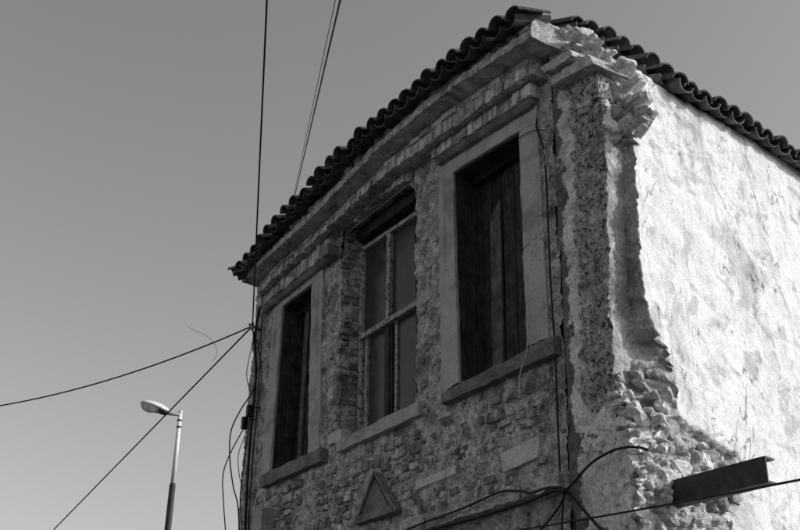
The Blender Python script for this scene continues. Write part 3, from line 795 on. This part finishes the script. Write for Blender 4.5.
# ------------------------------------------------------------------ roof
roof = part('roof')
PITCH = R(21)
def tile_mesh(r0, r1, L_, th, flip, rng):
    n = 8; V = []; Fc = []
    for (d, r_) in ((0, r0), (L_ * .5, (r0 + r1) / 2), (L_, r1)):
        for rad in (r_, r_ - th):
            for k in range(n + 1):
                a = math.pi * (0.04 + 0.92 * k / n)
                u = math.cos(a) * rad; v = math.sin(a) * rad * 0.85
                if flip: v = -v
                V.append((u + rng.uniform(-.002, .002), d, v + rng.uniform(-.002, .002)))
    m = n + 1
    for i in range(2):
        for k in range(n):
            a = i * 2 * m + k; b = (i + 1) * 2 * m + k
            Fc.append((a, a + 1, b + 1, b)); Fc.append((a + m, b + m, b + m + 1, a + m + 1))
        for e in (0, n):
            a = i * 2 * m + e; b = (i + 1) * 2 * m + e; Fc.append((a, b, b + m, a + m))
    for k in range(n): Fc.append((k, k + m, k + m + 1, k + 1)); q = 4 * m + k; Fc.append((q, q + 1, q + m + 1, q + m))
    me = bpy.data.meshes.new('roof_tile'); me.from_pydata(V, [], Fc); me.update(); me.materials.append(MAT['tile'])
    bm = bmesh.new(); bm.from_mesh(me); bmesh.ops.recalc_face_normals(bm, faces=bm.faces); bm.to_mesh(me); bm.free()
    return me
rt_ = random.Random(4)
covers = [tile_mesh(.098, .082, .46, .013, False, rt_) for _ in range(5)]
pans = [tile_mesh(.105, .092, .46, .013, True, rt_) for _ in range(5)]
def put_tile(me, p, up_dir, side_v, pitch, parent, rng, wob=1.0):
    yv = Vector((up_dir[0] * math.cos(pitch), up_dir[1] * math.cos(pitch), math.sin(pitch)))
    xv = Vector((side_v[0], side_v[1], 0)).normalized(); zv = xv.cross(yv).normalized(); xv = yv.cross(zv)
    B = Matrix((xv, yv, zv)).transposed().to_4x4()
    e = Matrix.Rotation(rng.uniform(-.08, .08) * wob, 4, 'Z') @ Matrix.Rotation(rng.uniform(-.035, .035) * wob, 4, 'X') @ Matrix.Rotation(rng.uniform(-.10, .10) * wob, 4, 'Y')
    o = bpy.data.objects.new('roof_tile', me); COL.objects.link(o); o.parent = parent
    k = rng.uniform(.93, 1.05)
    o.matrix_local = Matrix.Translation(p) @ B @ e @ Matrix.Diagonal((k, rng.uniform(.82, 1.04), k, 1))
    return o
YT = -0.50
crest = curve([(236, 263), (249, 249), (284.5, 207), (311.7, 178), (337, 151), (357.5, 131), (386, 105), (418, 79), (442, 59.5), (467.7, 40), (493, 20.5), (507, 10)], YT)
XT0 = xpx(238, crest, YT); XT1 = xpx(511, crest, YT); NTL = 27
for i in range(NTL):
    x = XT0 + (XT1 - XT0) * i / (NTL - 1) + rt_.uniform(-.012, .012)
    jy = rt_.uniform(-.03, .03)
    zc_ = crest(x) - .084
    put_tile(rt_.choice(covers), Vector((x, YT + jy, zc_)), (0, 1), (1, 0), PITCH, roof, rt_)
    if i < NTL - 3: put_tile(rt_.choice(covers), Vector((x + rt_.uniform(-.01, .01), YT + .38, zc_ + .146 + .018)), (0, 1), (1, 0), PITCH, roof, rt_, .6)
    xp = x + (XT1 - XT0) / (NTL - 1) / 2
    if i < NTL - 1: put_tile(rt_.choice(pans), Vector((xp, YT + .02 + rt_.uniform(-.02, .02), crest(xp) - .045)), (0, 1), (1, 0), PITCH, roof, rt_, .6)
# broken end tiles at the left corner
for (px, py) in ((231, 270), (236, 274)):
    p = on_y(px, py, YT + .02); put_tile(rt_.choice(covers), Vector((p[0], p[1], p[2] - .05)), (0.75, .66), (.66, -.75), R(10), roof, rt_)
# side eave
OFF = 0.13
OFFS = [-.66, -.60, -.50, -.38, -.24, -.09, .04] + [OFF] * 10
sp = [on_side(px, py, of) for of, (px, py) in zip(OFFS, [(579, 17), (592, 22), (609, 28), (624, 37), (638, 45), (652, 54.5), (667, 64), (681, 73), (692.5, 81.8), (706.5, 90.6), (720.5, 98), (732, 106), (744, 114), (755.6, 122), (767, 129), (779, 137), (790, 145)])]
s_, z_ = [a for a, b in sp], [b for a, b in sp]
print('side tiles s', [round(a, 2) for a in s_], 'z', [round(b, 2) for b in z_])
pit = (s_[-1] - s_[6]) / 10.0
s_list = s_[:] + [s_[-1] + pit * (i + 1) for i in range(22)]
up2 = -sn
for i, s in enumerate(s_list):
    z = z_[i] if i < len(s_) else z_[-1] + rt_.uniform(-.01, .01)
    of = OFFS[i] if i < len(OFFS) else OFF
    p = side_pt(s, z - .086, of + rt_.uniform(-.025, .025))
    put_tile(rt_.choice(covers), Vector(p), up2, sdir, PITCH, roof, rt_)
    if i > 3: q = side_pt(s + .01, z - .086 + .146 + .018, of - .38); put_tile(rt_.choice(covers), Vector(q), up2, sdir, PITCH, roof, rt_, .6)
    nx = s_list[i + 1] if i + 1 < len(s_list) else s + pit
    nzv = z_[i + 1] if i + 1 < len(z_) else z
    q = side_pt((s + nx) / 2, (z + nzv) / 2 - .045, of + rt_.uniform(-.02, .02)); put_tile(rt_.choice(pans), Vector(q), up2, sdir, PITCH, roof, rt_, .6)
# roof deck: hipped, under the tiles
A = (XLEFT + .12, -.12, crest(XT0) + .04); Bp = (XT1 - .12, -.05, crest(XT1) + .04)
sB = s_[4]; zB = z_[8] + .02
B2 = side_pt(sB, zB + .1, -.35); C2 = side_pt(8.3, zB, -.12)
Dp = (BL[0], BL[1], zB)
ym = (A[1] + BL[1]) / 2
r1 = ((A[0] + Bp[0]) / 2 - 1.0, 3.3, A[2] + 1.15); r2 = ((A[0] + Bp[0]) / 2 - 1.0, ym + 1.0, A[2] + 1.15)
rv = [A, Bp, B2, C2, Dp, r1, r2]
rv = [Vector(q) for q in rv]
rv2 = [q - Vector((0, 0, .05)) for q in rv]
rf = [(0, 1, 5), (1, 2, 5), (2, 3, 6, 5), (3, 4, 6), (4, 0, 5, 6)]
nb = len(rv)
fix(link('roof_deck', rv + rv2, rf + [tuple(nb + i for i in f[::-1]) for f in rf] + [(0, nb, nb + 1, 1), (1, nb + 1, nb + 2, 2), (2, nb + 2, nb + 3, 3), (3, nb + 3, nb + 4, 4), (4, nb + 4, nb, 0)], 'tile', roof))

# ------------------------------------------------------------------ steel beam
beam = part('steel_beam'); beam['label'] = 'dark steel beam sticking out of the sunlit side wall'
b_end = on_side(680, 494)                  # where it leaves the wall
ax0 = np.array(side_pt(b_end[0], b_end[1], -.15))
def beam_piece(name, v0, v1, n0, n1, length):
    """cross-section: v along height, n along the wall; runs out of the wall"""
    vs = []
    for l in (0, length):
        for (nn, vv) in ((n0, v0), (n1, v0), (n1, v1), (n0, v1)):
            p = ax0 + sn_b * l + sdir * nn; vs.append((p[0], p[1], p[2] + vv))
    o = fix(link(name, vs, [(0, 1, 2, 3), (4, 5, 6, 7), (0, 1, 5, 4), (1, 2, 6, 5), (2, 3, 7, 6), (3, 0, 4, 7)], 'steel', beam)); return o
sn_b = np.array([1.0, 0.0, 0.0])
Lb = 0.93
beam_piece('web', -.07, .07, -.05, -.04, Lb)
beam_piece('flange',   .07, .082, -.05, .05, Lb)
beam_piece('flange', -.082, -.07, -.05, .05, Lb)

for (ds, dz) in ((-.1, .06), (-.12, -.04), (-.02, .13), (.08, .12), (.10, -.02), (.05, -.13), (-.06, -.13)):
    rough_up(stone_on_side(b_end[0] + ds, b_end[1] + dz, -.05, .11, .08, 'rock', side, rr, rr.uniform(-.5, .5), .05, .08, jit=.3))
# ------------------------------------------------------------------ things on and around the house
def thing_tube(name, pts, rad, label, cat, group=None, m='cable', n=7):
    return tag(tube(name, pts, rad, m, None, n), label, cat, group)
br = on_y(252.5, 326, -.12)                # bracket on the left corner
brk = empty('cable_bracket', br); tag(brk, 'small iron cable bracket on the left corner of the facade', 'bracket')
def under(o, e): o.parent = e; o.matrix_parent_inverse = Matrix.Translation(-Vector(e.location)); return o
b3 = Vector(br)
under(tube('arm', [b3 + Vector((0.02, .14, -.05)), b3 + Vector((0, 0, 0)), b3 + Vector((-.02, -.04, .02))], .014, 'steel'), brk)
under(tube('insulator', [b3 + Vector((0, 0, -.06)), b3 + Vector((0, 0, -.03)), b3, b3 + Vector((0, 0, .05))], [.012, .024, .024, .012], 'grey_paint'), brk)

thing_tube('overhead_cable', sag(br, at_dist(271, -90, 6.0), .03, 40, 0, 2.6), .0085, 'black cable rising straight up past the left end of the roof', 'cable')
e1 = at_dist(291.5, 210, 24); 
thing_tube('overhead_cable', sag(e1, at_dist(343, -12, 7.0), .0, 30, -.9, 1.6), .010, 'thicker of two cables crossing the sky behind the roof', 'cable')
e2 = at_dist(290.5, 210, 24.5)
thing_tube('overhead_cable', sag(e2, at_dist(338, -12, 9.0), .0, 30, -.9, 1.8), .005, 'thinner of two cables crossing the sky behind the roof', 'cable')
thing_tube('overhead_cable', sag(br, at_dist(-60, 413, 16.0), .20, 40, 0, 1.7), .0095, 'sagging black cable from the bracket off over the street', 'cable')
thing_tube('overhead_cable', sag(br, at_dist(20, 564, 22.0), .0, 30, 0, 2.2), .010, 'straight black cable running down from the bracket past the street lamp', 'cable')
def facade_path(px, y, sub=8):
    return smooth_path([on_y(a, b, yy) if isinstance(yy, (int, float)) else None for (a, b, yy) in [(q[0], q[1], q[2] if len(q) > 2 else y) for q in px]], sub)
thing_tube('thin_wire', smooth_path([at_dist(a_, b_, 12.62) for a_, b_ in ((188, 327), (196, 331), (207, 336), (214, 343), (217, 352), (213, 361))]), .0024, 'thin curl of wire hanging from the sagging cable', 'wire')
G = 'cables hanging down the left corner'
thing_tube('hanging_cable', facade_path([(253, 330), (255, 360), (254.6, 386), (240, 411), (231, 431), (229.7, 456), (233, 485), (237.6, 504), (239, 530), (238, 570)], -.1), .008, 'black cable looping wide off the left corner and back to the wall', 'cable', G)
thing_tube('hanging_cable', facade_path([(246, 425), (243, 429.5), (229, 456), (222.9, 476), (223.5, 502), (225.4, 530), (228, 570)], -.1), .007, 'black cable hanging free in the air below the small black clips', 'cable', G)
thing_tube('hanging_cable', facade_path([(246, 432), (244.7, 436.6), (238.5, 453.6), (239, 473), (243, 490)], -.08), .005, 'short thin cable bowing off the wall below the black clips', 'cable', G)
thing_tube('hanging_cable', facade_path([(253.5, 340), (247.5, 366), (247, 379), (251, 394)], -.08), .005, 'short thin cable bowing off the wall under the bracket', 'cable', G)
thing_tube('hanging_cable', facade_path([(266, 205 + 70), (262, 300), (257, 320), (255, 345), (256, 370), (254, 400), (251, 430), (248, 470), (245, 530), (243, 580)], -.06), .016, 'thick black cable clipped along the left edge of the facade', 'cable', G)
thing_tube('hanging_cable', facade_path([(270, 278), (266, 300), (262, 320), (261, 350), (259, 380), (256, 420), (252, 470), (248, 530), (246, 580)], -.05), .007, 'thin black cable running beside the thick one on the left edge', 'cable', G)
thing_tube('hanging_cable', facade_path([(256, 322), (260, 335), (258, 350), (255, 342), (254, 333), (258, 345), (262, 372), (259, 402), (254, 440), (251, 480), (249, 530)], -.09), .005, 'thin cable tangled in small loops under the bracket', 'cable', G)
thing_tube('hanging_cable', facade_path([(251, 410), (247, 440), (243, 470), (240, 500), (242, 530), (240, 570)], -.07), .006, 'cable swinging across the rough left edge below the clips', 'cable', G)
def clip(px, py, lab):
    p = on_y(px, py, -.1); e = empty('cable_clip', p); tag(e, lab, 'clip', 'black clips on the left corner')
    c = Vector(p); a, b, d = .03, .03, .07
    v = [(c.x + i * a, c.y + j * b, c.z + k * d) for k in (-1, 1) for i, j in ((-1, -1), (1, -1), (1, 1), (-1, 1))]
    o = fix(link('body', v, [(0, 1, 2, 3), (4, 5, 6, 7), (0, 1, 5, 4), (1, 2, 6, 5), (2, 3, 7, 6), (3, 0, 4, 7)], 'cable')); under(o, e)
    under(tube('strap', [c + Vector((.03, .0, .03)), c + Vector((.06, .05, .035)), c + Vector((.08, .12, .04))], .008, 'cable'), e)
clip(244.5, 423, 'lower black plastic clip holding the hanging cables')
clip(249.5, 411, 'upper black plastic clip holding the hanging cables')
# junction box low at the left
jb = on_y(259, 520, -.10); je = empty('junction_box', jb); tag(je, 'grey metal junction box low on the left end of the facade', 'box')
def pxunder(name, pts, yf, d, m, e, **k):
    o = pxprism(name, pts, yf, d, m, None, **k); return under(o, e)
pxunder('body', [(252, 511), (263, 507), (262, 532), (251, 536)], -.14, .16, 'grey_paint', je)
pxunder('cover', [(253, 512.5), (262, 509), (261, 531), (252, 535)], -.155, .012, 'grey_paint', je, bevel=.003)

# cables at the corner
GC = 'cables round the corner pillar'
def tt(px, y, rad, lab, m='cable', grp=GC, name='wall_cable'):
    return thing_tube(name, facade_path(px, y), rad, lab, 'cable', grp, m)
tt([(537, 118), (536.5, 128), (541, 140), (544, 152), (546, 175), (548, 220), (550, 270), (553, 320), (555, 345), (557, 400), (559, 450), (561, 490)], -.05, .008, 'black cable running down the groove beside the corner pillar')
tt([(518, 139), (527, 133), (537, 130), (545, 130)], -.045, .004, 'thin black wire strung across the top of the stone jamb')
tt([(566, 490), (575, 481), (588, 466), (600, 457), (614, 450), (628, 447), (640, 447.5), (648, 450)], -.10, .009, 'black cable arching across the pillar to the broken stones')
tt([(566, 490), (575, 500), (588, 515), (602, 531), (620, 556)], -.10, .011, 'thick black cable slanting down the pillar from the knot')
tt([(564, 488), (563, 505), (562, 530), (561, 560)], -.09, .008, 'black cable dropping straight down from the knot')
tt([(566, 492), (560, 505), (550, 519), (540, 531), (525, 548)], -.12, .008, 'black cable curving down to the left under the string course')
tt([(566, 490), (555, 487), (543, 489), (530, 493), (524, 491.5), (514, 490.5), (504, 491), (492, 495), (470, 505), (445, 515), (420, 524), (395, 535)], -.17, .009, 'black cable lying along the string course')
tt([(566, 491), (556, 490), (545, 494), (528, 501), (500, 510), (470, 519), (440, 527), (410, 537)], -.165, .014, 'thick cable bundle slung under the string course')
tt([(528, 322), (527.5, 340), (526, 355), (522, 367), (519.5, 378), (519, 398)], -.10, .005, 'pale wire hanging over the sill of the boarded window', 'wire', None)
tt([(544, 150), (546, 158), (545, 165)], -.055, .005, 'short pale wire end beside the cracked jamb', 'wire', None)
p_a = on_y(343, 236, -.06)
thing_tube('thin_wire', sag(p_a, on_y(413, 181, -.03), .0, 6), .003, 'thin pale wire stretched across the head of the glazed window', 'wire', None, 'wire')
stub = empty('pipe_stub', on_y(342, 233, -.0)); tag(stub, 'short pipe end poking from the wall by the glazed window', 'pipe')
sp0 = Vector(on_y(343, 233, 0.03)); sp1 = Vector(on_y(341, 234, -.13))
under(tube('pipe', [sp0, sp1], .032, 'cable', None, 12), stub); under(tube('rim', [sp1 + Vector((0, .01, 0)), sp1 + Vector((0, -.006, 0))], .038, 'sill', None, 12), stub)
# rag of mortar at the jamb head
p = on_y(532, 116, -.05)
# cable crossing low in front of the house
thing_tube('overhead_cable', sag(on_y(430, 543, -.01), at_dist(880, 464, 5.2), .02, 40, 0, 1.8), .0065, 'black cable crossing low in front of the corner and the beam', 'cable')

# ------------------------------------------------------------------ street lamp
LD = 22.0
top = Vector(at_dist(180.5, 412, LD)); base = Vector((top.x, top.y, 0))
lamp = empty('street_lamp', base); tag(lamp, 'street lamp with a bare pale pole and a single white head', 'street lamp')
zs_ = float(at_dist(170, 484, LD)[2])
under(tube('pole', [Vector((top.x, top.y, zs_)), Vector((top.x, top.y, top.z))], [.046, .042], 'lamp_white', None, 14), lamp)
under(tube('lower_pole', [base, Vector((top.x, top.y, zs_ - .02)), Vector((top.x, top.y, zs_ + .02))], [.085, .062, .05], 'lamp_dark', None, 14), lamp)  # thicker lower section; its dark colour paints in the shadow of the house
rv_ = Vector((rt[0], rt[1], 0)).normalized(); fv_ = Vector((fw[0], fw[1], 0)).normalized()
adir = (-rv_ * .95 - fv_ * .30).normalized()
under(tube('arm', [top + Vector((0, 0, -.05)), top + adir * .22 + Vector((0, 0, -.05)), top + adir * .5 + Vector((0, 0, -.03))], .042, 'grey_paint', None, 10), lamp)
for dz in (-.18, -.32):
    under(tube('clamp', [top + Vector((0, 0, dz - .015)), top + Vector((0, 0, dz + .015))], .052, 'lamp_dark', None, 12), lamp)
under(tube('cap', [top + Vector((0, 0, -.01)), top + Vector((0, 0, .02))], .048, 'lamp_white', None, 12), lamp)
def head(parent):
    o0 = top + adir * .24 + Vector((0, 0, -.02)); sidev = adir.cross(Vector((0, 0, 1))).normalized(); tilt = 0.22
    ax = (adir * math.cos(tilt) + Vector((0, 0, math.sin(tilt)))).normalized(); u2 = sidev.cross(ax).normalized()
    if u2.z < 0: u2 = -u2
    # shell: a flattened teardrop; the lens hangs under it
    def body_(name, prof, m, n=16):
        V = []; Fc = []
        for (l, wv, hu, hd) in prof:
            for k in range(n):
                a = 2 * math.pi * k / n; c = math.cos(a); s = math.sin(a)
                V.append(o0 + ax * l + sidev * wv * c + u2 * (hu * s if s > 0 else hd * s))
        for i in range(len(prof) - 1):
            for k in range(n): Fc.append((i * n + k, i * n + (k + 1) % n, (i + 1) * n + (k + 1) % n, (i + 1) * n + k))
        Fc.append(tuple(range(n))[::-1]); Fc.append(tuple(range((len(prof) - 1) * n, len(prof) * n)))
        return under(fix(link(name, V, Fc, m, None, True)), parent)
    body_('lamp_head', [(0, .04, .04, .03), (.06, .09, .07, .04), (.18, .13, .10, .035), (.34, .15, .11, .02), (.48, .13, .09, .012), (.56, .09, .06, .01), (.6, .03, .02, .005)], 'lamp_white')
    body_('lens', [(.2, .06, .0, .05), (.26, .11, .0, .11), (.38, .125, .0, .15), (.50, .10, .0, .13), (.58, .05, .0, .06)], 'lens')
    body_('gear_box', [(.0, .05, .0, .07), (.05, .08, .0, .10), (.16, .09, .0, .10), (.2, .06, .0, .07)], 'steel')
head(lamp)
print('objects', len(bpy.data.objects))
